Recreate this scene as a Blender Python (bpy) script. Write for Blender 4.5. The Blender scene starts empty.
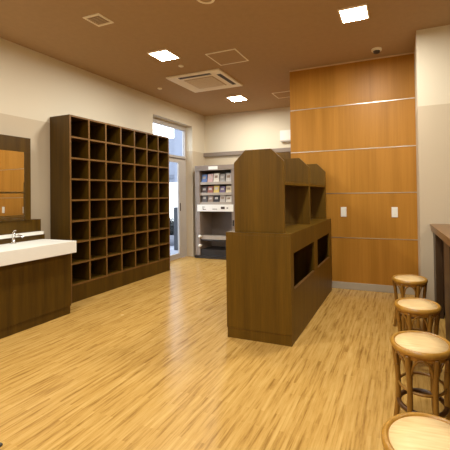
import bpy, bmesh, math, random
from mathutils import Vector, Matrix
random.seed(7)
S = bpy.context.scene
C = S.collection
PI = math.pi

# ---------------------------------------------------------------- materials
def lin(c):
    return tuple(((v/255)/12.92 if v/255 <= .04045 else ((v/255+.055)/1.055)**2.4) for v in c) + (1,)
def new_mat(name):
    m = bpy.data.materials.new(name); m.use_nodes = True
    nt = m.node_tree
    return m, nt, nt.nodes['Principled BSDF']
def plain(name, rgb, rough=.5, metal=0, noise=.06, nscale=18, spec=.5):
    m, nt, b = new_mat(name)
    tc = nt.nodes.new('ShaderNodeTexCoord'); n = nt.nodes.new('ShaderNodeTexNoise')
    n.inputs['Scale'].default_value = nscale; n.inputs['Detail'].default_value = 4
    nt.links.new(tc.outputs['Object'], n.inputs['Vector'])
    r = nt.nodes.new('ShaderNodeValToRGB')
    c = lin(rgb)
    r.color_ramp.elements[0].position = .3; r.color_ramp.elements[1].position = .7
    r.color_ramp.elements[0].color = tuple(v*(1-noise) for v in c[:3])+(1,)
    r.color_ramp.elements[1].color = tuple(min(1, v*(1+noise)) for v in c[:3])+(1,)
    nt.links.new(n.outputs['Fac'], r.inputs['Fac']); nt.links.new(r.outputs['Color'], b.inputs['Base Color'])
    b.inputs['Roughness'].default_value = rough; b.inputs['Metallic'].default_value = metal
    b.inputs['Specular IOR Level'].default_value = spec
    return m
def wood(name, dark, light, stretch=(14, 14, .7), rough=.45, fine=1.0, spec=.5, cells=False):
    """vertical (z) grained veneer"""
    m, nt, b = new_mat(name)
    N = nt.nodes.new; L = nt.links.new
    tc = N('ShaderNodeTexCoord'); vec = tc.outputs['Object']
    if cells:   # each board of the panelling is cut from its own sheet
        sep = N('ShaderNodeSeparateXYZ'); L(vec, sep.inputs[0])
        so = N('ShaderNodeMath'); so.operation = 'SUBTRACT'; so.inputs[1].default_value = .085; L(sep.outputs[2], so.inputs[0])
        dz = N('ShaderNodeMath'); dz.operation = 'DIVIDE'; dz.inputs[1].default_value = .552; L(so.outputs[0], dz.inputs[0])
        fz = N('ShaderNodeMath'); fz.operation = 'FLOOR'; L(dz.outputs[0], fz.inputs[0])
        mz = N('ShaderNodeMath'); mz.operation = 'MULTIPLY'; mz.inputs[1].default_value = 3.37; L(fz.outputs[0], mz.inputs[0])
        gx = N('ShaderNodeMath'); gx.operation = 'GREATER_THAN'; gx.inputs[1].default_value = -.585; L(sep.outputs[0], gx.inputs[0])
        ad = N('ShaderNodeMath'); ad.operation = 'ADD'; L(mz.outputs[0], ad.inputs[0]); L(gx.outputs[0], ad.inputs[1])
        cmb = N('ShaderNodeCombineXYZ'); L(ad.outputs[0], cmb.inputs[0])
        va = N('ShaderNodeVectorMath'); L(vec, va.inputs[0]); L(cmb.outputs[0], va.inputs[1]); vec = va.outputs[0]
    mp = N('ShaderNodeMapping'); mp.inputs['Scale'].default_value = stretch; L(vec, mp.inputs['Vector'])
    n = N('ShaderNodeTexNoise'); n.inputs['Scale'].default_value = 1; n.inputs['Detail'].default_value = 5; n.inputs['Roughness'].default_value = .6
    L(mp.outputs[0], n.inputs['Vector'])
    mp2 = N('ShaderNodeMapping'); mp2.inputs['Scale'].default_value = tuple(v*7 for v in stretch); L(vec, mp2.inputs['Vector'])
    n2 = N('ShaderNodeTexNoise'); n2.inputs['Scale'].default_value = 1; n2.inputs['Detail'].default_value = 3
    L(mp2.outputs[0], n2.inputs['Vector'])
    mx = N('ShaderNodeMath'); mx.operation = 'MULTIPLY_ADD'; mx.inputs[1].default_value = .35*fine
    L(n2.outputs['Fac'], mx.inputs[0]); L(n.outputs['Fac'], mx.inputs[2])
    r = N('ShaderNodeValToRGB'); r.color_ramp.elements[0].position = .5; r.color_ramp.elements[1].position = .85
    r.color_ramp.elements[0].color = lin(dark); r.color_ramp.elements[1].color = lin(light)
    L(mx.outputs[0], r.inputs['Fac']); L(r.outputs['Color'], b.inputs['Base Color'])
    b.inputs['Roughness'].default_value = rough; b.inputs['Specular IOR Level'].default_value = spec
    return m
def floor_mat():
    m, nt, b = new_mat('strip_parquet'); N = nt.nodes.new; L = nt.links.new
    tc = N('ShaderNodeTexCoord')
    mp = N('ShaderNodeMapping'); mp.inputs['Rotation'].default_value = (0, 0, PI/2); L(tc.outputs['Object'], mp.inputs['Vector'])
    br = N('ShaderNodeTexBrick'); br.offset = .37; br.offset_frequency = 2
    br.inputs['Scale'].default_value = 1; br.inputs['Brick Width'].default_value = .33; br.inputs['Row Height'].default_value = .022
    br.inputs['Mortar Size'].default_value = .0006; br.inputs['Mortar Smooth'].default_value = .3; br.inputs['Bias'].default_value = 0
    br.inputs['Color1'].default_value = (0, 0, 0, 1); br.inputs['Color2'].default_value = (1, 1, 1, 1); br.inputs['Mortar'].default_value = (.0, .0, .0, 1)
    L(mp.outputs[0], br.inputs['Vector'])
    r = N('ShaderNodeValToRGB')
    r.color_ramp.elements[0].color = lin(FLOOR[0]); r.color_ramp.elements[1].color = lin(FLOOR[2])
    e = r.color_ramp.elements.new(.45); e.color = lin(FLOOR[1])
    mp2 = N('ShaderNodeMapping'); mp2.inputs['Scale'].default_value = (52, 3.6, 1); L(tc.outputs['Object'], mp2.inputs['Vector'])
    n = N('ShaderNodeTexNoise'); n.inputs['Scale'].default_value = 1; n.inputs['Detail'].default_value = 5; n.inputs['Roughness'].default_value = .65
    L(mp2.outputs[0], n.inputs['Vector'])
    mr = N('ShaderNodeMapRange'); mr.inputs['From Min'].default_value = .3; mr.inputs['From Max'].default_value = .7; L(n.outputs['Fac'], mr.inputs['Value'])
    mxx = N('ShaderNodeMix'); mxx.data_type = 'FLOAT'; mxx.inputs[0].default_value = .7
    L(br.outputs['Color'], mxx.inputs[2]); L(mr.outputs[0], mxx.inputs[3]); L(mxx.outputs[0], r.inputs['Fac'])
    L(r.outputs['Color'], b.inputs['Base Color'])
    b.inputs['Roughness'].default_value = .3; b.inputs['Specular IOR Level'].default_value = .5
    n3 = N('ShaderNodeTexNoise'); n3.inputs['Scale'].default_value = 2.5; L(tc.outputs['Object'], n3.inputs['Vector'])
    m3 = N('ShaderNodeMapRange'); m3.inputs['To Min'].default_value = .18; m3.inputs['To Max'].default_value = .31; L(n3.outputs['Fac'], m3.inputs['Value']); L(m3.outputs[0], b.inputs['Roughness'])
    bp = N('ShaderNodeBump'); bp.inputs['Strength'].default_value = .06; bp.inputs['Distance'].default_value = .002
    L(mr.outputs[0], bp.inputs['Height']); L(bp.outputs[0], b.inputs['Normal'])
    return m
def wall_mat():
    """two wallpapers: cream above 2.06 m, greyer beige below, faint linen relief"""
    m, nt, b = new_mat('wallpaper'); N = nt.nodes.new; L = nt.links.new
    g = N('ShaderNodeNewGeometry'); sep = N('ShaderNodeSeparateXYZ'); L(g.outputs['Position'], sep.inputs[0])
    gt = N('ShaderNodeMath'); gt.operation = 'GREATER_THAN'; gt.inputs[1].default_value = 2.062; L(sep.outputs[2], gt.inputs[0])
    n = N('ShaderNodeTexNoise'); n.inputs['Scale'].default_value = 60; L(g.outputs['Position'], n.inputs['Vector'])
    mx = N('ShaderNodeMix'); mx.data_type = 'RGBA'; L(gt.outputs[0], mx.inputs[0])
    mx.inputs[6].default_value = lin(WALL[1]); mx.inputs[7].default_value = lin(WALL[0])
    L(mx.outputs[2], b.inputs['Base Color']); b.inputs['Roughness'].default_value = .8
    bp = N('ShaderNodeBump'); bp.inputs['Strength'].default_value = .15; bp.inputs['Distance'].default_value = .002
    L(n.outputs['Fac'], bp.inputs['Height']); L(bp.outputs[0], b.inputs['Normal'])
    return m
def emit(name, rgb, s):
    m, nt, b = new_mat(name)
    b.inputs['Base Color'].default_value = lin(rgb); b.inputs['Emission Color'].default_value = lin(rgb); b.inputs['Emission Strength'].default_value = s
    return m
def weave():
    m, nt, b = new_mat('woven_cane'); N = nt.nodes.new; L = nt.links.new
    tc = N('ShaderNodeTexCoord')
    mp = N('ShaderNodeMapping'); mp.inputs['Rotation'].default_value = (0, 0, .5); mp.inputs['Scale'].default_value = (9, 90, 9); L(tc.outputs['Object'], mp.inputs[0])
    n = N('ShaderNodeTexNoise'); n.inputs['Scale'].default_value = 1; n.inputs['Detail'].default_value = 4; L(mp.outputs[0], n.inputs['Vector'])
    r = N('ShaderNodeValToRGB'); r.color_ramp.elements[0].position = .3; r.color_ramp.elements[1].position = .62
    r.color_ramp.elements[0].color = lin((222, 186, 128)); r.color_ramp.elements[1].color = lin((236, 206, 150))
    L(n.outputs['Fac'], r.inputs['Fac']); L(r.outputs['Color'], b.inputs['Base Color']); b.inputs['Roughness'].default_value = .5
    return m
def glass():
    m, nt, b = new_mat('window_glass')
    b.inputs['Base Color'].default_value = (.95, .98, 1, 1); b.inputs['Roughness'].default_value = 0
    b.inputs['Transmission Weight'].default_value = 1; b.inputs['IOR'].default_value = 1.05
    return m

FLOOR = [(132, 92, 34), (192, 151, 80), (213, 176, 106)]
WALL = [(220, 210, 188), (200, 185, 160)]
M_floor = floor_mat(); M_wall = wall_mat()
M_ceil = plain('brown_ceiling_paper', (176, 147, 112), .9, spec=.15, noise=.03)
M_dark = wood('dark_walnut_veneer', (64, 43, 2), (84, 59, 5), (16, 16, .8), .45, spec=.3)
M_band = wood('lighter_walnut', (96, 66, 28), (116, 82, 40), (16, 16, 2), .4)
M_island = wood('brown_oak_veneer', (86, 60, 5), (106, 76, 12), (12, 12, .6), .42, spec=.3)
M_orange = wood('amber_veneer', (166, 114, 38), (184, 129, 50), (9, 9, .3), .42, spec=.25, cells=True)
M_bar = wood('espresso_wood', (52, 34, 18), (74, 52, 30), (14, 14, .8), .4)
M_bartop = wood('bar_top_wood', (112, 78, 44), (134, 96, 56), (14, 1.2, 14), .3)
M_cane = wood('golden_bentwood', (156, 110, 36), (186, 138, 56), (20, 20, 3), .32)
M_weave = weave(); M_leg = wood('shaded_olive_bentwood', (124, 86, 26), (154, 110, 40), (20, 20, 3), .35); M_canedark = wood('dark_bentwood', (66, 40, 14), (92, 58, 22), (20, 20, 3), .35)  # M_leg: olive wood with the shade on the legs darkened into its colour
M_white = plain('white_solid_surface', (238, 237, 230), .35, noise=.01)
M_plastic = plain('white_plastic', (238, 236, 228), .45, noise=.01)
M_cream = plain('cream_paint', (214, 186, 150), .5, noise=.02)
M_frame = plain('grey_aluminium', (190, 184, 178), .4, .1, noise=.02)
M_metal = plain('brushed_steel', (205, 200, 190), .28, .9, noise=.03)
M_chrome = plain('chrome', (230, 230, 230), .12, 1, noise=.01)
M_base = plain('grey_skirting', (178, 168, 150), .45, noise=.02)
M_rack = plain('taupe_metal', (136, 122, 110), .5, noise=.03)
M_lip = plain('light_taupe_metal', (168, 156, 142), .5, noise=.02)
M_rackdk = plain('dark_taupe_metal', (112, 100, 92), .55, noise=.03)
M_black = plain('black_rubber', (34, 27, 22), .6, noise=.05)
M_slot = plain('dark_grey_plastic', (66, 50, 36), .6, noise=.03)
M_grille = plain('grille_beige', (196, 168, 134), .6, noise=.02)
M_acw = plain('off_white_plastic', (244, 232, 210), .5, noise=.01)
M_lamp = emit('lamp_diffuser', (255, 240, 205), 14)
M_mat = plain('charcoal_mat', (70, 66, 62), .9, noise=.15, nscale=90)
M_glass = glass()
mm, nt_, b_ = new_mat('mirror_silver'); b_.inputs['Metallic'].default_value = 1; b_.inputs['Roughness'].default_value = .01; b_.inputs['Base Color'].default_value = (.86, .86, .84, 1); M_mirror = mm
M_ground = plain('pale_paving', (122, 126, 138), .8, noise=.08, nscale=3)
M_facade = plain('pale_render', (116, 122, 136), .8, noise=.03, nscale=2)
M_extdk = plain('slate_grey_paint', (44, 48, 56), .7, noise=.08)
M_frameext = plain('grey_band', (90, 96, 110), .6, noise=.03)
M_bush = plain('dark_leaves', (28, 32, 32), .8, noise=.3, nscale=30)

# ---------------------------------------------------------------- geometry helpers
def box(bm, x0, x1, y0, y1, z0, z1):
    x0, x1 = sorted((x0, x1)); y0, y1 = sorted((y0, y1)); z0, z1 = sorted((z0, z1))
    v = [bm.verts.new(p) for p in ((x0,y0,z0),(x1,y0,z0),(x1,y1,z0),(x0,y1,z0),(x0,y0,z1),(x1,y0,z1),(x1,y1,z1),(x0,y1,z1))]
    for f in ((0,3,2,1),(4,5,6,7),(0,1,5,4),(1,2,6,5),(2,3,7,6),(3,0,4,7)): bm.faces.new([v[i] for i in f])
def prism(bm, pts, axis, a, b):
    """extrude a polygon (2D pts in the two other axes, in order) along axis from a to b"""
    def P(p, t):
        return {'x': (t, p[0], p[1]), 'y': (p[0], t, p[1]), 'z': (p[0], p[1], t)}[axis]
    A = [bm.verts.new(P(p, a)) for p in pts]; B = [bm.verts.new(P(p, b)) for p in pts]
    bm.faces.new(A); bm.faces.new(B[::-1]); n = len(pts)
    for i in range(n): bm.faces.new((A[i], A[(i+1) % n], B[(i+1) % n], B[i]))
def lathe(bm, prof, cx=0, cy=0, seg=40):
    """profile [(r,z)...] revolved about vertical axis"""
    rings = []
    for r, z in prof:
        if r < 1e-6: rings.append([bm.verts.new((cx, cy, z))])
        else: rings.append([bm.verts.new((cx+r*math.cos(2*PI*k/seg), cy+r*math.sin(2*PI*k/seg), z)) for k in range(seg)])
    for a, b in zip(rings, rings[1:]):
        for k in range(seg):
            j = (k+1) % seg
            if len(a) == 1: bm.faces.new((a[0], b[k], b[j]))
            elif len(b) == 1: bm.faces.new((a[k], a[j], b[0]))
            else: bm.faces.new((a[k], a[j], b[j], b[k]))
def catmull(pts, n=6, closed=False):
    P = [Vector(p) for p in pts]; out = []; N = len(P)
    rng = range(N) if closed else range(N-1)
    for i in rng:
        if closed: p0, p1, p2, p3 = P[(i-1) % N], P[i], P[(i+1) % N], P[(i+2) % N]
        else: p0, p1, p2, p3 = P[max(i-1, 0)], P[i], P[i+1], P[min(i+2, N-1)]
        for k in range(n):
            t = k/n
            out.append(.5*((2*p1)+(-p0+p2)*t+(2*p0-5*p1+4*p2-p3)*t*t+(-p0+3*p1-3*p2+p3)*t**3))
    if not closed: out.append(P[-1])
    return out
def tube(bm, pts, r, seg=10, closed=False):
    pts = [Vector(p) for p in pts]; n = len(pts); rings = []; prev = None
    for i, p in enumerate(pts):
        if closed: t = (pts[(i+1) % n]-pts[(i-1) % n]).normalized()
        else: t = (pts[min(i+1, n-1)]-pts[max(i-1, 0)]).normalized()
        if prev is None:
            a = Vector((0, 0, 1)) if abs(t.z) < .9 else Vector((1, 0, 0)); u = t.cross(a).normalized()
        else: u = (prev-t*prev.dot(t)).normalized()
        prev = u; w = t.cross(u); rr = r(i/(n-1)) if callable(r) else r
        rings.append([bm.verts.new(p+u*rr*math.cos(2*PI*k/seg)+w*rr*math.sin(2*PI*k/seg)) for k in range(seg)])
    for i in range(n if closed else n-1):
        a, b = rings[i], rings[(i+1) % n]
        for k in range(seg): bm.faces.new((a[k], a[(k+1) % seg], b[(k+1) % seg], b[k]))
    if not closed: bm.faces.new(rings[0][::-1]); bm.faces.new(rings[-1])
def obj(name, bm, mat, parent=None, bevel=0, smooth=False):
    bmesh.ops.recalc_face_normals(bm, faces=bm.faces)
    me = bpy.data.meshes.new(name); bm.to_mesh(me); bm.free(); me.materials.append(mat)
    if smooth:
        for p in me.polygons: p.use_smooth = True
    o = bpy.data.objects.new(name, me); C.objects.link(o)
    if parent:
        o.parent = parent; bpy.context.view_layer.update(); o.matrix_parent_inverse = parent.matrix_world.inverted()
    if bevel:
        md = o.modifiers.new('bevel', 'BEVEL'); md.width = bevel; md.segments = 2; md.limit_method = 'ANGLE'
    return o
def bx(name, mat, parent, *boxes, bevel=0):
    bm = bmesh.new()
    for b in boxes: box(bm, *b)
    return obj(name, bm, mat, parent, bevel)
def thing(name, label, cat, loc=(0, 0, 0), group=None):
    o = bpy.data.objects.new(name, None); C.objects.link(o); o.location = loc
    o.empty_display_size = .1
    o['label'] = label; o['category'] = cat
    if group: o['group'] = group
    return o
def tag(o, label, cat, group=None):
    o['label'] = label; o['category'] = cat
    if group: o['group'] = group
    return o
def struct(o): o['kind'] = 'structure'; return o
def sub(o, label): o['label'] = label; return o

ZC = 2.836                      # ceiling
XW, YB = -3.783, 6.179          # left wall, back wall
XR, YR = 2.3, -1.9              # right wall, rear wall
YP, YCOL = 4.371, 3.785         # wood panelled block, wall beside it

# ---------------------------------------------------------------- room shell
struct(bx('floor', M_floor, None, (XW-.2, XR+.2, YR-.2, YB+.2, -.1, 0)))
struct(bx('ceiling', M_ceil, None, (XW-.2, XR+.2, YR-.2, YB+.2, ZC, ZC+.12)))
OY0, OY1, OZ = 4.58, 5.72, 2.545
struct(bx('wall_left', M_wall, None, (XW-.2, XW, YR-.2, OY0, 0, ZC), (XW-.2, XW, OY1, YB+.2, 0, ZC), (XW-.2, XW, OY0, OY1, OZ, ZC)))
struct(bx('wall_back', M_wall, None, (XW, -1.356, YB, YB+.2, 0, ZC)))
struct(bx('wall_center', M_orange, None, (-1.356, .174, YP, YB+.2, 0, ZC)))
struct(bx('wall_right', M_wall, None, (.174, XR+.2, YCOL, YB+.2, 0, ZC), (XR, XR+.2, YR-.2, YCOL, 0, ZC)))
struct(bx('wall_rear', M_wall, None, (XW, XR, YR-.2, YR, 0, ZC)))
for i, z in enumerate((.640, 1.195, 1.741, 2.30)):
    struct(bx('trim_%d' % (i+1), M_metal, None, (-1.356, .174, YP-.004, YP, z-.0045, z+.0045)))
struct(bx('trim_5', M_cream, None, (-1.356, .174, YP-.012, YP, ZC-.014, ZC)))
struct(bx('trim_6', M_rack, None, (XW, -1.356, YB-.05, YB, 1.985, 2.062), bevel=.004))
struct(bx('baseboard_center', M_base, None, (-1.356, .174, YP-.012, YP, 0, .085), bevel=.003))
struct(bx('baseboard_right', M_base, None, (.174, XR, YCOL-.01, YCOL, 0, .06), bevel=.003))
# brown door behind the storage counter
d = struct(bx('door_2', M_island, None, (-2.5, -1.40, YB-.04, YB, 0, 1.985), bevel=.003))
bx('handle', M_metal, d, (-2.42, -2.40, YB-.085, YB-.065, .95, 1.10), (-2.42, -2.40, YB-.065, YB-.04, .965, .985), (-2.42, -2.40, YB-.065, YB-.04, 1.065, 1.085))

# glazed entrance in the left wall
GX = -3.95
w = struct(bx('window_1', M_frame, None, (GX-.03, GX+.03, OY0, OY1, 2.455, OZ), (GX-.03, GX+.03, OY0, OY0+.045, 1.95, 2.455), (GX-.03, GX+.03, OY1-.05, OY1, 1.95, 2.455), (GX-.03, GX+.03, OY0, OY1, 1.90, 1.95), bevel=.004))
bx('pane', M_glass, w, (GX-.004, GX+.004, OY0+.045, OY1-.05, 1.95, 2.455))
d = struct(bx('door_1', M_frame, None, (GX-.02, GX+.02, OY0+.01, OY0+.10, .01, 1.895), (GX-.02, GX+.02, OY1-.24, OY1-.01, .01, 1.895), (GX-.02, GX+.02, OY0+.10, OY1-.24, 1.82, 1.895), (GX-.02, GX+.02, OY0+.10, OY1-.24, .01, .10), bevel=.004))
bx('pane', M_glass, d, (GX-.004, GX+.004, OY0+.10, OY1-.24, .10, 1.82))
bx('recessed_pull', M_slot, d, (GX+.019, GX+.022, OY1-.22, OY1-.19, .90, 1.05))
bx('transom_track', M_slot, w, (GX+.03, GX+.04, OY0+.05, OY1-.05, 1.893, 1.905))

# outside
o = bx('pavement', M_ground, None, (-14, XW-.2, -2, 22, -.12, -.02)); struct(o)
b = thing('building', 'pale rendered building across the way, seen through the entrance glass', 'building', (-8.5, 13, -.02))
bx('wall', M_facade, b, (-18, -9.05, 12.5, 14.5, -.02, 3.7))
bx('tower', M_facade, b, (-9.05, -7.6, 12.3, 14.5, -.02, 8.5))
bx('floor_band', M_frameext, b, (-18, -9.05, 12.44, 12.5, 1.95, 2.1))
bx('glare_band', M_white, b, (-18, -7.6, 12.2, 12.298, -.02, 1.75))  # white band added to brighten the door glass and the floor's glare streak
tag(bx('gate_post', M_extdk, None, (-4.73, -4.56, 6.38, 6.46, -.02, .93), bevel=.01), 'slate grey post standing outside behind the glass door', 'post')
p = thing('potted_shrub', 'dark rounded shrub in a pale pot outside the glass door', 'plant', (-5.25, 7.0, -.02))
bm = bmesh.new(); lathe(bm, [(0, -.02), (.14, -.02), (.19, .24), (.17, .24), (.16, .2), (0, .2)], -5.25, 7.0, 24); obj('pot', bm, M_ground, p, smooth=True)
bm = bmesh.new()
for k in range(420):
    a = random.uniform(0, 2*PI); c = random.uniform(-1, 1); s = math.sqrt(1-c*c); rr = .2*random.uniform(.55, 1)
    q = Vector((-5.25+rr*s*math.cos(a), 7.0+rr*s*math.sin(a), .40+rr*c))
    t = Vector((random.uniform(-1, 1), random.uniform(-1, 1), random.uniform(-.3, 1))).normalized(); u = t.orthogonal().normalized()
    vs = [bm.verts.new(q), bm.verts.new(q+t*.04+u*.016), bm.verts.new(q+t*.08), bm.verts.new(q+t*.04-u*.016)]; bm.faces.new(vs)
bmesh.ops.create_icosphere(bm, subdivisions=2, radius=.15, matrix=Matrix.Translation((-5.25, 7.0, .38)))
obj('foliage', bm, M_bush, p)

# ---------------------------------------------------------------- cubby shelf
c = thing('cubby_shelf', 'tall dark walnut shelf of open square cubbyholes against the left wall', 'shelf', (-3.62, 3.67, 0))
X0, X1, Y0, Y1, Z0, Z1, T = XW+.001, -3.468, 2.790, 4.572, .208, 2.13, .02
bx('side_panel', M_dark, c, (X0, X1, Y0, Y0+T, 0, Z1), bevel=.0015)
bx('side_panel', M_dark, c, (X0, X1, Y1-T, Y1, 0, Z1), bevel=.0015)
bx('top_panel', M_dark, c, (X0, X1, Y0+T, Y1-T, Z1-T, Z1), bevel=.0015)
bx('back_panel', M_dark, c, (X0, X0+.006, Y0+T, Y1-T, Z0, Z1-T))
bx('plinth', M_dark, c, (X1-.03, X1-.001, Y0+T, Y1-T, 0, Z0-T), bevel=.0015)
bx('bottom_panel', M_dark, c, (X0, X1, Y0+T, Y1-T, Z0-T, Z0), bevel=.0015)
pw = (Y1-Y0-T)/7; ph = (Z1-Z0)/8
for i in range(1, 7):
    y = Y0+i*pw; bx('divider', M_dark, c, (X0+.006, X1-.001, y, y+T, Z0, Z1-T), bevel=.0015)
for j in range(1, 8):
    z = Z0+j*ph
    bm = bmesh.new()
    for i in range(7): box(bm, X0+.006, X1-.0015, Y0+i*pw+T, Y0+(i+1)*pw, z-T, z)
    obj('shelf_board', bm, M_dark, c)
bm = bmesh.new()   # lighter brown strips along all the front edges
for i in range(8): y = Y0+i*pw; box(bm, X1, X1+.003, y, y+T, Z0-T if 0 < i < 7 else 0, Z1)
for j in range(9):
    z = Z0+j*ph
    for i in range(7): box(bm, X1, X1+.003, Y0+i*pw+T, Y0+(i+1)*pw, z-T, z)
sub(obj('front_edge_strips', bm, M_band, c), 'lighter brown strips on the front edges')

# ---------------------------------------------------------------- island storage counter
s = thing('storage_counter', 'brown oak storage counter with chamfered dividers on top, standing mid-room', 'counter', (-1.1, 3.4, 0))
a0, a1, b0, b1, zt = -1.385, -.812, 2.582, 4.262, .884
T = .025
bx('end_panel', M_island, s, (a0, a1, b0, b0+T, .085, zt-.022), bevel=.001)
bx('end_panel', M_island, s, (a0, a1, b1-T, b1, .085, zt-.022), bevel=.001)
bx('plinth', M_island, s, (a0+.004, a1-.004, b0+.004, b1-.004, 0, .083))
bx('countertop', M_island, s, (a0, a1, b0, b1, zt-.022, zt), bevel=.001)
bx('back_panel', M_island, s, (a0, a0+.02, b0+T, b1-T, .085, zt-.022))
bx('front_panel', M_island, s, (a1-.02, a1, b0+T, b1-T, .085, .425), bevel=.001)
bx('rail', M_island, s, (a1-.02, a1, b0+T, b1-T, .72, zt-.022))
bx('stile', M_island, s, (a1-.02, a1, 3.355, 3.50, .425, .72))
bx('stile', M_island, s, (a1-.02, a1, 4.13, b1-T, .425, .72))
bx('stile', M_island, s, (a1-.02, a1, b0+T, 2.655, .425, .72))
bx('inner_shelf', M_island, s, (a0+.02, a1-.02, b0+T, b1-T, .16, .18))
bx('partition', M_island, s, (a0+.02, a1-.02, 3.41, 3.44, .18, zt-.022))
sub(bx('lip', M_band, s, (a1-.02, a1+.003, 2.655, 3.355, .425, .434), (a1-.02, a1+.003, 3.50, 4.13, .425, .434)), 'pale strip along the lower edge of the openings')
h0, h1 = -1.312, -.870
for y in (2.605, 3.43, 4.225):
    bm = bmesh.new()
    prism(bm, [(h0, zt), (h1, zt), (h1, 1.466), (h1-.105, 1.568), (h0+.105, 1.568), (h0, 1.466)], 'y', y, y+.028)
    obj('chamfered_divider', bm, M_island, s, bevel=.0012)
bx('upper_shelf', M_island, s, (h0, h1-.004, 2.633, 3.43, 1.272, 1.298), bevel=.001)
bx('upper_shelf', M_island, s, (h0, h1-.004, 3.458, 4.225, 1.272, 1.298), bevel=.001)

# ---------------------------------------------------------------- wash stand, left
v = thing('vanity_cabinet', 'dark wooden vanity cabinet below the white washbasin top', 'cabinet', (-3.45, 1.8, 0))
VY0, VY1 = .55, 2.566
bx('body', M_dark, v, (-3.60, -3.18, VY0, VY1, .082, .626), bevel=.001)
bx('plinth', M_dark, v, (-3.60, -3.187, VY0+.004, VY1-.005, 0, .080))
tag(bx('washbasin_top', M_white, None, (-3.618, -3.12, VY0-.03, 2.585, .626, .747), bevel=.003), 'thick white washbasin top resting on the dark vanity cabinet', 'washbasin')
k = thing('backsplash', 'dark wooden backsplash panel with white ledge behind the faucet', 'backsplash', (-3.7, 1.6, 0))
bx('panel', M_dark, k, (XW+.001, -3.66, VY0, 2.592, .79, .962), (XW+.001, -3.62, VY0, 2.605, 0, .80), bevel=.001)
sub(bx('ledge', M_white, k, (XW+.002, -3.60, VY0, 2.58, .80, .832), bevel=.002), 'white ledge')
m = thing('mirror', 'wide wall mirror in a dark wooden frame above the washbasin', 'mirror', (-3.7, 1.6, .962))
bx('frame', M_dark, m, (XW+.001, -3.64, VY0, 2.471, 1.672, 1.822), (XW+.001, -3.64, 2.412, 2.471, .964, 1.672), (XW+.001, -3.64, VY0, VY0+.06, .964, 1.672), bevel=.001)
bx('mirror_glass', M_mirror, m, (XW+.001, -3.648, VY0+.06, 2.412, .964, 1.672))
f = thing('faucet', 'small chrome faucet on the white washbasin top', 'faucet', (-3.53, 2.24, .747))
bm = bmesh.new(); lathe(bm, [(0, .747), (.022, .747), (.022, .755), (.015, .76), (.014, .835), (.017, .84), (.016, .858), (0, .862)], -3.545, 2.235, 24); obj('body', bm, M_chrome, f, smooth=True)
bm = bmesh.new(); tube(bm, catmull([(-3.545, 2.235, .825), (-3.51, 2.248, .828), (-3.475, 2.262, .822), (-3.46, 2.266, .808)]), .009); obj('spout', bm, M_chrome, f, smooth=True)
bm = bmesh.new(); tube(bm, [(-3.545, 2.235, .86), (-3.545, 2.235, .868), (-3.54, 2.237, .874), (-3.52, 2.243, .878)], .006); obj('lever', bm, M_chrome, f, smooth=True)
tag(bx('floor_mat', M_mat, None, (-2.6, -1.815, .35, 1.092, 0, .012), bevel=.004), 'dark grey floor mat at the near left corner of the view', 'mat')

# ---------------------------------------------------------------- display rack by the back wall
r = thing('display_rack', 'tall taupe metal brochure rack with white sign, beside the entrance', 'rack', (-3.28, 5.85, 0))
RX0, RX1, RY, RYB, RZ = -3.685, -2.83, 5.65, 6.12, 1.755
bx('side_panel', M_rack, r, (RX0, RX0+.10, RY, RYB, .05, 1.66), bevel=.003)
bx('side_panel', M_rack, r, (RX1-.075, RX1, RY, RYB, .05, 1.66), bevel=.003)
bx('back_panel', M_rackdk, r, (RX0+.07, RX1-.075, RYB-.02, RYB, .05, 1.66))
bx('header', M_rack, r, (RX0, RX1, RY-.01, RYB, 1.66, RZ), bevel=.004)
bx('base', M_black, r, (RX0, RX1, RY-.04, RYB, 0, .05), (RX0+.07, RX1-.075, RY+.02, RYB-.02, .05, .16), bevel=.004)
sub(bx('sign', M_plastic, r, (-3.375, -3.18, RY-.018, RY-.01, 1.672, 1.735)), 'blank white sign')
fasc = sub(bx('label_panel', M_plastic, r, (RX0+.05, RX1-.035, RY-.012, RY, .885, 1.015), bevel=.002), 'white panel with small dark marks')
for b_ in ((-3.51, -3.50, .915, .985), (-3.50, -3.44, .92, .93), (-3.49, -3.46, .965, .972), (-3.12, -3.04, .93, .975), (-3.30, -3.20, .925, .935), (-3.00, -2.97, .94, .96)):
    bx('mark', M_slot, fasc, (b_[0], b_[1], RY-.014, RY-.012, b_[2], b_[3]))
SH = [1.425, 1.222, 1.045]
for z in SH:
    bx('rack_shelf', M_rack, r, (RX0+.07, RX1-.075, RY+.03, RYB-.02, z-.03, z-.018), bevel=.001)
    sub(bx('shelf_lip', M_lip, r, (RX0+.07, RX1-.075, RY+.018, RY+.03, z-.032, z+.018), bevel=.001), 'lighter front lip')
bx('cross_bar', M_lip, r, (RX0+.07, RX1-.075, RY+.03, RY+.16, .35, .42), bevel=.004)
bx('bar_groove', M_black, r, (RX0+.07, RX1-.075, RY+.02, RY+.03, .33, .352))
bx('door_handle', M_black, r, (RX1-.05, RX1-.025, RY-.02, RY, .62, .73), bevel=.003)
for zz in (.41, .235):
    bm = bmesh.new()
    lathe(bm, [(0, zz-.03), (.024, zz-.022), (.034, zz), (.024, zz+.022), (0, zz+.03)], RX0+.10, RY-.005, 16)
    tube(bm, [(RX0+.10, RY-.005, zz), (RX0+.10, RY+.06, zz), (RX0+.06, RY+.06, zz)], .012, 8)
    obj('white_knob', bm, M_plastic, r, smooth=True)
fl = lambda n, c: plain(n, c, .5, noise=.12, nscale=40)
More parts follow.
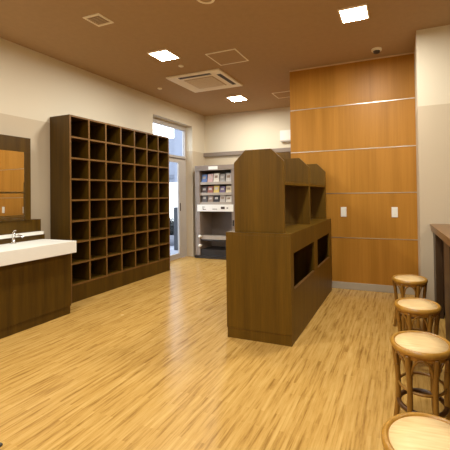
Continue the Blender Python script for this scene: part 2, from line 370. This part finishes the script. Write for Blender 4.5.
names = {'blue': (92, 120, 176), 'pale pink': (206, 170, 164), 'white': (226, 218, 202), 'grey': (150, 144, 138), 'pale grey': (190, 182, 172),
 'dark brown': (70, 50, 42), 'brick red': (146, 84, 62), 'yellow': (206, 178, 96), 'purple': (104, 86, 116), 'cream': (206, 190, 152), 'dark grey': (86, 78, 74), 'taupe': (150, 126, 104), 'black': (40, 34, 32)}
FM = {n: fl('cover_'+n.replace(' ', '_'), c) for n, c in names.items()}
rows = [('top', ['blue', 'pale pink', 'white', 'grey', 'pale grey']), ('middle', ['dark brown', 'brick red', 'yellow', 'purple', 'cream']), ('lower', ['dark grey', 'taupe', 'black', 'pale grey', 'white'])]
ords = ['leftmost', 'second from left', 'centre', 'second from right', 'rightmost']
x00 = RX0+.11; wd = (RX1-.09-x00)/5
for (rn, cols), z in zip(rows, SH):
    for i, cn in enumerate(cols):
        hh = .15 + .018*((i*7+len(rn)) % 3)*.5; xa = x00+i*wd+.008; xb = xa+wd-.018
        if z > 1.4: hh += .03
        bm = bmesh.new()
        zb = z-.018; lean = .035
        prism(bm, [(RY+.036, zb), (RY+.052, zb), (RY+.052+lean, zb+hh), (RY+.036+lean, zb+hh)], 'x', xa, xb)
        o = obj('brochure', bm, FM[cn], None)
        tag(o, '%s brochure, %s on the %s shelf of the rack' % (cn, ords[i], rn), 'brochure', 'brochures on the display rack')
        bm = bmesh.new()    # printed title block
        prism(bm, [(RY+.036+lean*.55-.0012, zb+hh*.55), (RY+.036+lean*.55, zb+hh*.55), (RY+.036+lean*.8, zb+hh*.8), (RY+.036+lean*.8-.0012, zb+hh*.8)], 'x', xa+.02, xb-.03)
        obj('cover_patch', bm, FM['pale grey' if cn not in ('white', 'cream', 'pale grey') else 'taupe'], o)

# emergency lamp on back wall
e = thing('emergency_light', 'white box lamp high on the back wall beside the wood panelling', 'lamp', (-1.97, YB, 2.28))
bx('housing', M_plastic, e, (-2.105, -1.80, YB-.07, YB, 2.20, 2.392), bevel=.008)
sub(bx('lens', M_frame, e, (-2.095, -1.81, YB-.066, YB-.006, 2.178, 2.20), bevel=.004), 'grey lens strip')

# switch plates
for x, lab in ((-.673, 'white switch plate on the wood panelling, nearer the storage counter'), (-.073, 'white switch plate on the wood panelling, nearer the stools')):
    t = thing('switch_plate', lab, 'switch', (x, YP, .96), 'switch plates on the wood panelling')
    bx('plate', M_plastic, t, (x-.035, x+.035, YP-.008, YP, .90, 1.022), bevel=.003)
    bx('rocker', M_white, t, (x-.012, x+.012, YP-.012, YP-.008, .935, .985), bevel=.002)

# ---------------------------------------------------------------- bar counter, right
def ex(y): return .262+.0345*(3.756-y)
q = thing('bar_counter', 'dark wooden bar counter along the right side behind the stools', 'counter', (.6, 1.8, 0))
ya, yb = -.4, YCOL-.002
bm = bmesh.new()
A = [(ex(yb), yb, .88), (1.0, yb, .88), (1.0, ya, .88), (ex(ya), ya, .88)]
B = [(ex(yb)+.012, yb, .812), (1.0, yb, .812), (1.0, ya, .812), (ex(ya)+.012, ya, .812)]
va = [bm.verts.new(p) for p in A]; vb = [bm.verts.new(p) for p in B]
bm.faces.new(va); bm.faces.new(vb[::-1])
for i in range(4): bm.faces.new((va[i], va[(i+1) % 4], vb[(i+1) % 4], vb[i]))
obj('bar_top', bm, M_bartop, q, bevel=.003)
bm = bmesh.new()
P0 = [(ex(yb)+.09, yb), (.95, yb), (.95, ya+.02), (ex(ya)+.09, ya+.02)]
prism(bm, P0, 'z', .10, .812); obj('front_panel', bm, M_bar, q)
bm = bmesh.new(); prism(bm, [(ex(yb)+.13, yb), (.94, yb), (.94, ya+.03), (ex(ya)+.13, ya+.03)], 'z', 0, .10); obj('plinth', bm, M_bar, q)
for yc in (3.705, 2.97, 2.23, 1.49, .75, .0):
    w_ = .078 if yc > 3.5 else .14
    bm = bmesh.new(); prism(bm, [(ex(yc+w_)+.03, yc+w_), (ex(yc+w_)+.0895, yc+w_), (ex(yc-w_)+.0895, yc-w_), (ex(yc-w_)+.03, yc-w_)], 'z', 0, .812)
    obj('pilaster', bm, M_bar, q, bevel=.002)

# ---------------------------------------------------------------- bentwood stools
def make_stool():
    t = thing('bentwood_stool', '', 'stool', (0, 0, 0), 'bentwood stools along the bar counter')
    H, R = .44, .143
    bm = bmesh.new()
    lathe(bm, [(R-.018, H-.030), (R-.004, H-.032), (R+.004, H-.022), (R+.005, H-.010), (R-.002, H-.001), (R-.008, H+.001), (R-.014, H-.002), (R-.018, H-.010), (R-.018, H-.030)], seg=56)
    obj('seat_rim', bm, M_cane, t, smooth=True)
    bm = bmesh.new(); lathe(bm, [(0, H-.002), (.06, H-.0025), (R-.018, H-.005), (R-.018, H-.018), (0, H-.018)], seg=56)
    sub(obj('seat', bm, M_weave, t, smooth=True), 'pale woven seat inset')
    bm = bmesh.new(); lathe(bm, [(R-.014, H-.032), (R-.014, H-.052), (R-.024, H-.052), (R-.024, H-.032)], seg=48); obj('apron_ring', bm, M_cane, t, smooth=True)
    def rad(z):   # waisted bentwood curve
        u = z/(H-.04); return .128 + .003*(1-u)**2.0 - .017*math.sin(PI*min(1, u*1.02))
    n = 6
    for i in range(n):
        a = 2*PI*i/n
        bm = bmesh.new()
        tube(bm, catmull([(rad(z)*math.cos(a), rad(z)*math.sin(a), z) for z in (0, .06, .14, .22, .30, .36, H-.034)], 4), lambda u: .0135+.0015*u, 10)
        obj('leg', bm, M_leg, t, smooth=True)
        a2 = 2*PI*(i+1)/n; am = (a+a2)/2
        bm = bmesh.new(); pts = []
        for k in range(9):
            u = k/8; aa = a+(a2-a)*(.08+.84*u); z = .31+.085*math.sin(PI*u)**.6
            rr = rad(z)-.002; pts.append((rr*math.cos(aa), rr*math.sin(aa), z))
        tube(bm, catmull(pts, 3), .0065, 8); obj('arch_brace', bm, M_leg, t, smooth=True)
    for z, mat, rr in ((.13, M_canedark, .0125), (.225, M_leg, .007)):
        bm = bmesh.new(); tube(bm, [((rad(z)-.004)*math.cos(2*PI*k/40), (rad(z)-.004)*math.sin(2*PI*k/40), z) for k in range(40)], rr, 8, closed=True)
        o = obj('ring_stretcher', bm, mat, t, smooth=True)
        if mat is M_canedark: sub(o, 'dark lower ring')
    return t
def copy_tree(o, parent=None):
    k_ = o.copy(); C.objects.link(k_); k_.parent = parent
    for ch in list(o.children): copy_tree(ch, k_)
    return k_
base = make_stool()
spots = [(.058, 3.30, .0, 'round bentwood stool farthest away, closest to the wood panelled wall'),
         (.090, 2.557, .08, 'round bentwood stool second from the wood panelled wall, against the dark bar'),
         (.082, 1.919, -.02, 'round bentwood stool with legs in clear view, second from the camera'),
         (.075, 1.164, .1, 'nearest bentwood stool, only its seat showing at the bottom right corner')]
for i, (x, y, a, lab) in enumerate(spots):
    o = base if i == 0 else copy_tree(base)
    o.location = (x, y, 0); o.rotation_euler = (0, 0, a); o['label'] = lab

# ---------------------------------------------------------------- ceiling fittings
def downlight(x, y, s_, lab, k=1):
    t = thing('downlight', lab, 'ceiling light', (x, y, ZC), 'square ceiling downlights')
    bm = bmesh.new(); h = s_/2
    for b_ in ((x-h-.012, x+h+.012, y-h-.012, y-h), (x-h-.012, x+h+.012, y+h, y+h+.012), (x-h-.012, x-h, y-h, y+h), (x+h, x+h+.012, y-h, y+h)):
        box(bm, *b_, ZC-.012, ZC)
    obj('frame', bm, M_acw, t)
    bx('diffuser', M_lamp, t, (x-h, x+h, y-h, y+h, ZC-.010, ZC))
    ld = bpy.data.lights.new('downlight_lamp', 'AREA'); ld.shape = 'SQUARE'; ld.size = s_*.9; ld.energy = PW*k; ld.spread = math.radians(177); ld.color = (1, .98, .90)
    lo = bpy.data.objects.new('lamp', ld); C.objects.link(lo); lo.parent = t; lo.location = (0, 0, -.016)
    lo.visible_camera = True
PW = 30
downlight(-2.54, 3.28, .24, 'lit square downlight left of the air conditioner')
downlight(-.37, 3.20, .23, 'lit square downlight before the wood panelled wall')
downlight(-2.56, 5.24, .26, 'lit square downlight beyond the air conditioner')
downlight(-2.54, 1.30, .24, 'square downlight behind the view on the washbasin side')
downlight(-.37, 1.30, .24, 'square downlight overhead of the view centre')
downlight(1.60, 1.90, .24, 'square downlight above the far side of the bar counter', .5)
downlight(-2.54, -.70, .24, 'square downlight near the rear left corner')
downlight(-.37, -.70, .24, 'square downlight near the rear wall')
def hatch(name, lab, cat, x0, x1, y0, y1, t_=.014, inner=None, slats=False):
    t = thing(name, lab, cat, ((x0+x1)/2, (y0+y1)/2, ZC))
    bm = bmesh.new()
    for b_ in ((x0, x1, y0, y0+t_), (x0, x1, y1-t_, y1), (x0, x0+t_, y0+t_, y1-t_), (x1-t_, x1, y0+t_, y1-t_)): box(bm, *b_, ZC-.008, ZC)
    obj('frame', bm, M_acw, t)
    if slats:
        bx('vent_back', M_slot, t, (x0+t_, x1-t_, y0+t_, y1-t_, ZC-.001, ZC))
        bm = bmesh.new(); n = 7
        for k_ in range(n): yy = y0+t_+(y1-y0-2*t_)*(k_+.5)/n; box(bm, x0+t_, x1-t_, yy-.005, yy+.005, ZC-.006, ZC-.002)
        obj('slats', bm, M_grille, t)
    else: bx('panel', inner or M_ceil, t, (x0+t_, x1-t_, y0+t_, y1-t_, ZC-.004, ZC))
hatch('ceiling_vent', 'small square slatted ceiling vent above the washbasin side', 'vent', -2.675, -2.485, 2.295, 2.475, .02, slats=True)
hatch('access_hatch', 'brown square access hatch in the ceiling beside the air conditioner', 'hatch', -2.09, -1.70, 3.445, 3.82)
hatch('access_hatch', 'square access hatch partly hidden by the wood panelled block', 'hatch', -1.925, -1.54, 5.21, 5.53)
ac = thing('air_conditioner', 'square cassette air conditioner with four slots set in the ceiling', 'air conditioner', (-2.58, 4.28, ZC))
ax0, ax1, ay0, ay1 = -3.0, -2.16, 3.90, 4.63
bx('fascia', M_acw, ac, (ax0, ax1, ay0, ay1, ZC-.025, ZC), bevel=.008)
gx0, gx1, gy0, gy1 = ax0+.19, ax1-.19, ay0+.16, ay1-.16
g = bx('grille', M_grille, ac, (gx0, gx1, gy0, gy1, ZC-.032, ZC-.0255), bevel=.003)
bm = bmesh.new()
for k_ in range(14): yy = gy0+.02+(gy1-gy0-.04)*k_/13; box(bm, gx0+.015, gx1-.015, yy-.004, yy+.004, ZC-.036, ZC-.0325)
obj('louvre', bm, M_acw, g)
for dk, b_ in ((1, (ax0+.17, ax1-.17, ay0+.05, ay0+.10)), (0, (ax0+.17, ax1-.17, ay1-.10, ay1-.05)), (0, (ax0+.05, ax0+.11, ay0+.13, ay1-.13)), (1, (ax1-.11, ax1-.05, ay0+.13, ay1-.13))):
    o = bx('air_slot', M_slot if dk else M_acw, ac, (*b_, ZC-.028, ZC-.0255))
    if dk: sub(o, 'dark open air slot')
def disc(name, lab, cat, x, y, prof, mat, group=None):
    bm = bmesh.new(); lathe(bm, [(r_, ZC-d_) for r_, d_ in prof], 0, 0, 32)
    for v_ in bm.verts: v_.co.x += x; v_.co.y += y
    return tag(obj(name, bm, mat, None, smooth=True), lab, cat, group)
disc('sprinkler_head', 'small pale sprinkler disc near the air conditioner and left downlight', 'sprinkler', -2.56, 3.64, [(.034, 0), (.034, .008), (.02, .014), (0, .016)], M_acw)
disc('sprinkler_head', 'small pale sprinkler disc close to the left wall', 'sprinkler', -3.40, 4.28, [(.034, 0), (.034, .008), (.02, .014), (0, .016)], M_acw)
sd = thing('smoke_detector', 'round smoke detector on the ceiling above the wood panelling', 'detector', (-.23, 4.10, ZC))
bm = bmesh.new(); lathe(bm, [(.058, ZC), (.058, ZC-.018), (.05, ZC-.024), (0, ZC-.024)], -.23, 4.10, 32); obj('base', bm, M_acw, sd, smooth=True)
bm = bmesh.new(); lathe(bm, [(.038, ZC-.024), (.034, ZC-.045), (0, ZC-.052)], -.23, 4.10, 32); obj('sensor', bm, M_slot, sd, smooth=True)
sp = thing('ceiling_speaker', 'round ceiling fitting with pale ring at the top edge of the view', 'speaker', (-1.485, 2.465, ZC))
bm = bmesh.new(); lathe(bm, [(.056, ZC), (.056, ZC-.006), (.062, ZC-.008), (.078, ZC-.007), (.080, ZC)], -1.485, 2.465, 40); obj('ring', bm, M_acw, sp, smooth=True)
bm = bmesh.new(); lathe(bm, [(.056, ZC-.003), (0, ZC-.003)], -1.485, 2.465, 40); obj('grille', bm, M_ceil, sp, smooth=True)

# ---------------------------------------------------------------- daylight
W = bpy.data.worlds.new('sky'); S.world = W; W.use_nodes = True
bg = W.node_tree.nodes['Background']; bg.inputs[0].default_value = (.86, .92, 1, 1); bg.inputs[1].default_value = 4.5

# ---------------------------------------------------------------- camera
R = Vector((0.93086203, 0.3650974, -0.01413373)); U = Vector((0.01778124, -0.00663026, 0.99981992)); F = Vector((-0.36493794, 0.93094572, 0.01266374))
cd = bpy.data.cameras.new('camera'); cam = bpy.data.objects.new('camera', cd); C.objects.link(cam)
cd.sensor_width = 36; cd.sensor_fit = 'HORIZONTAL'; cd.lens = 343.474/450*36
cd.shift_x = (225-266.216)/450; cd.shift_y = -(225-189.607)/450
cd.clip_start = .02
mt = Matrix((R, U, -F)).transposed().to_4x4(); mt.translation = (0, 0, 1.2); cam.matrix_world = mt
S.camera = cam
S.view_settings.view_transform = 'Standard'; S.view_settings.look = 'None'; S.view_settings.gamma = 1
S.view_settings.use_curve_mapping = False
S.view_settings.exposure = 0
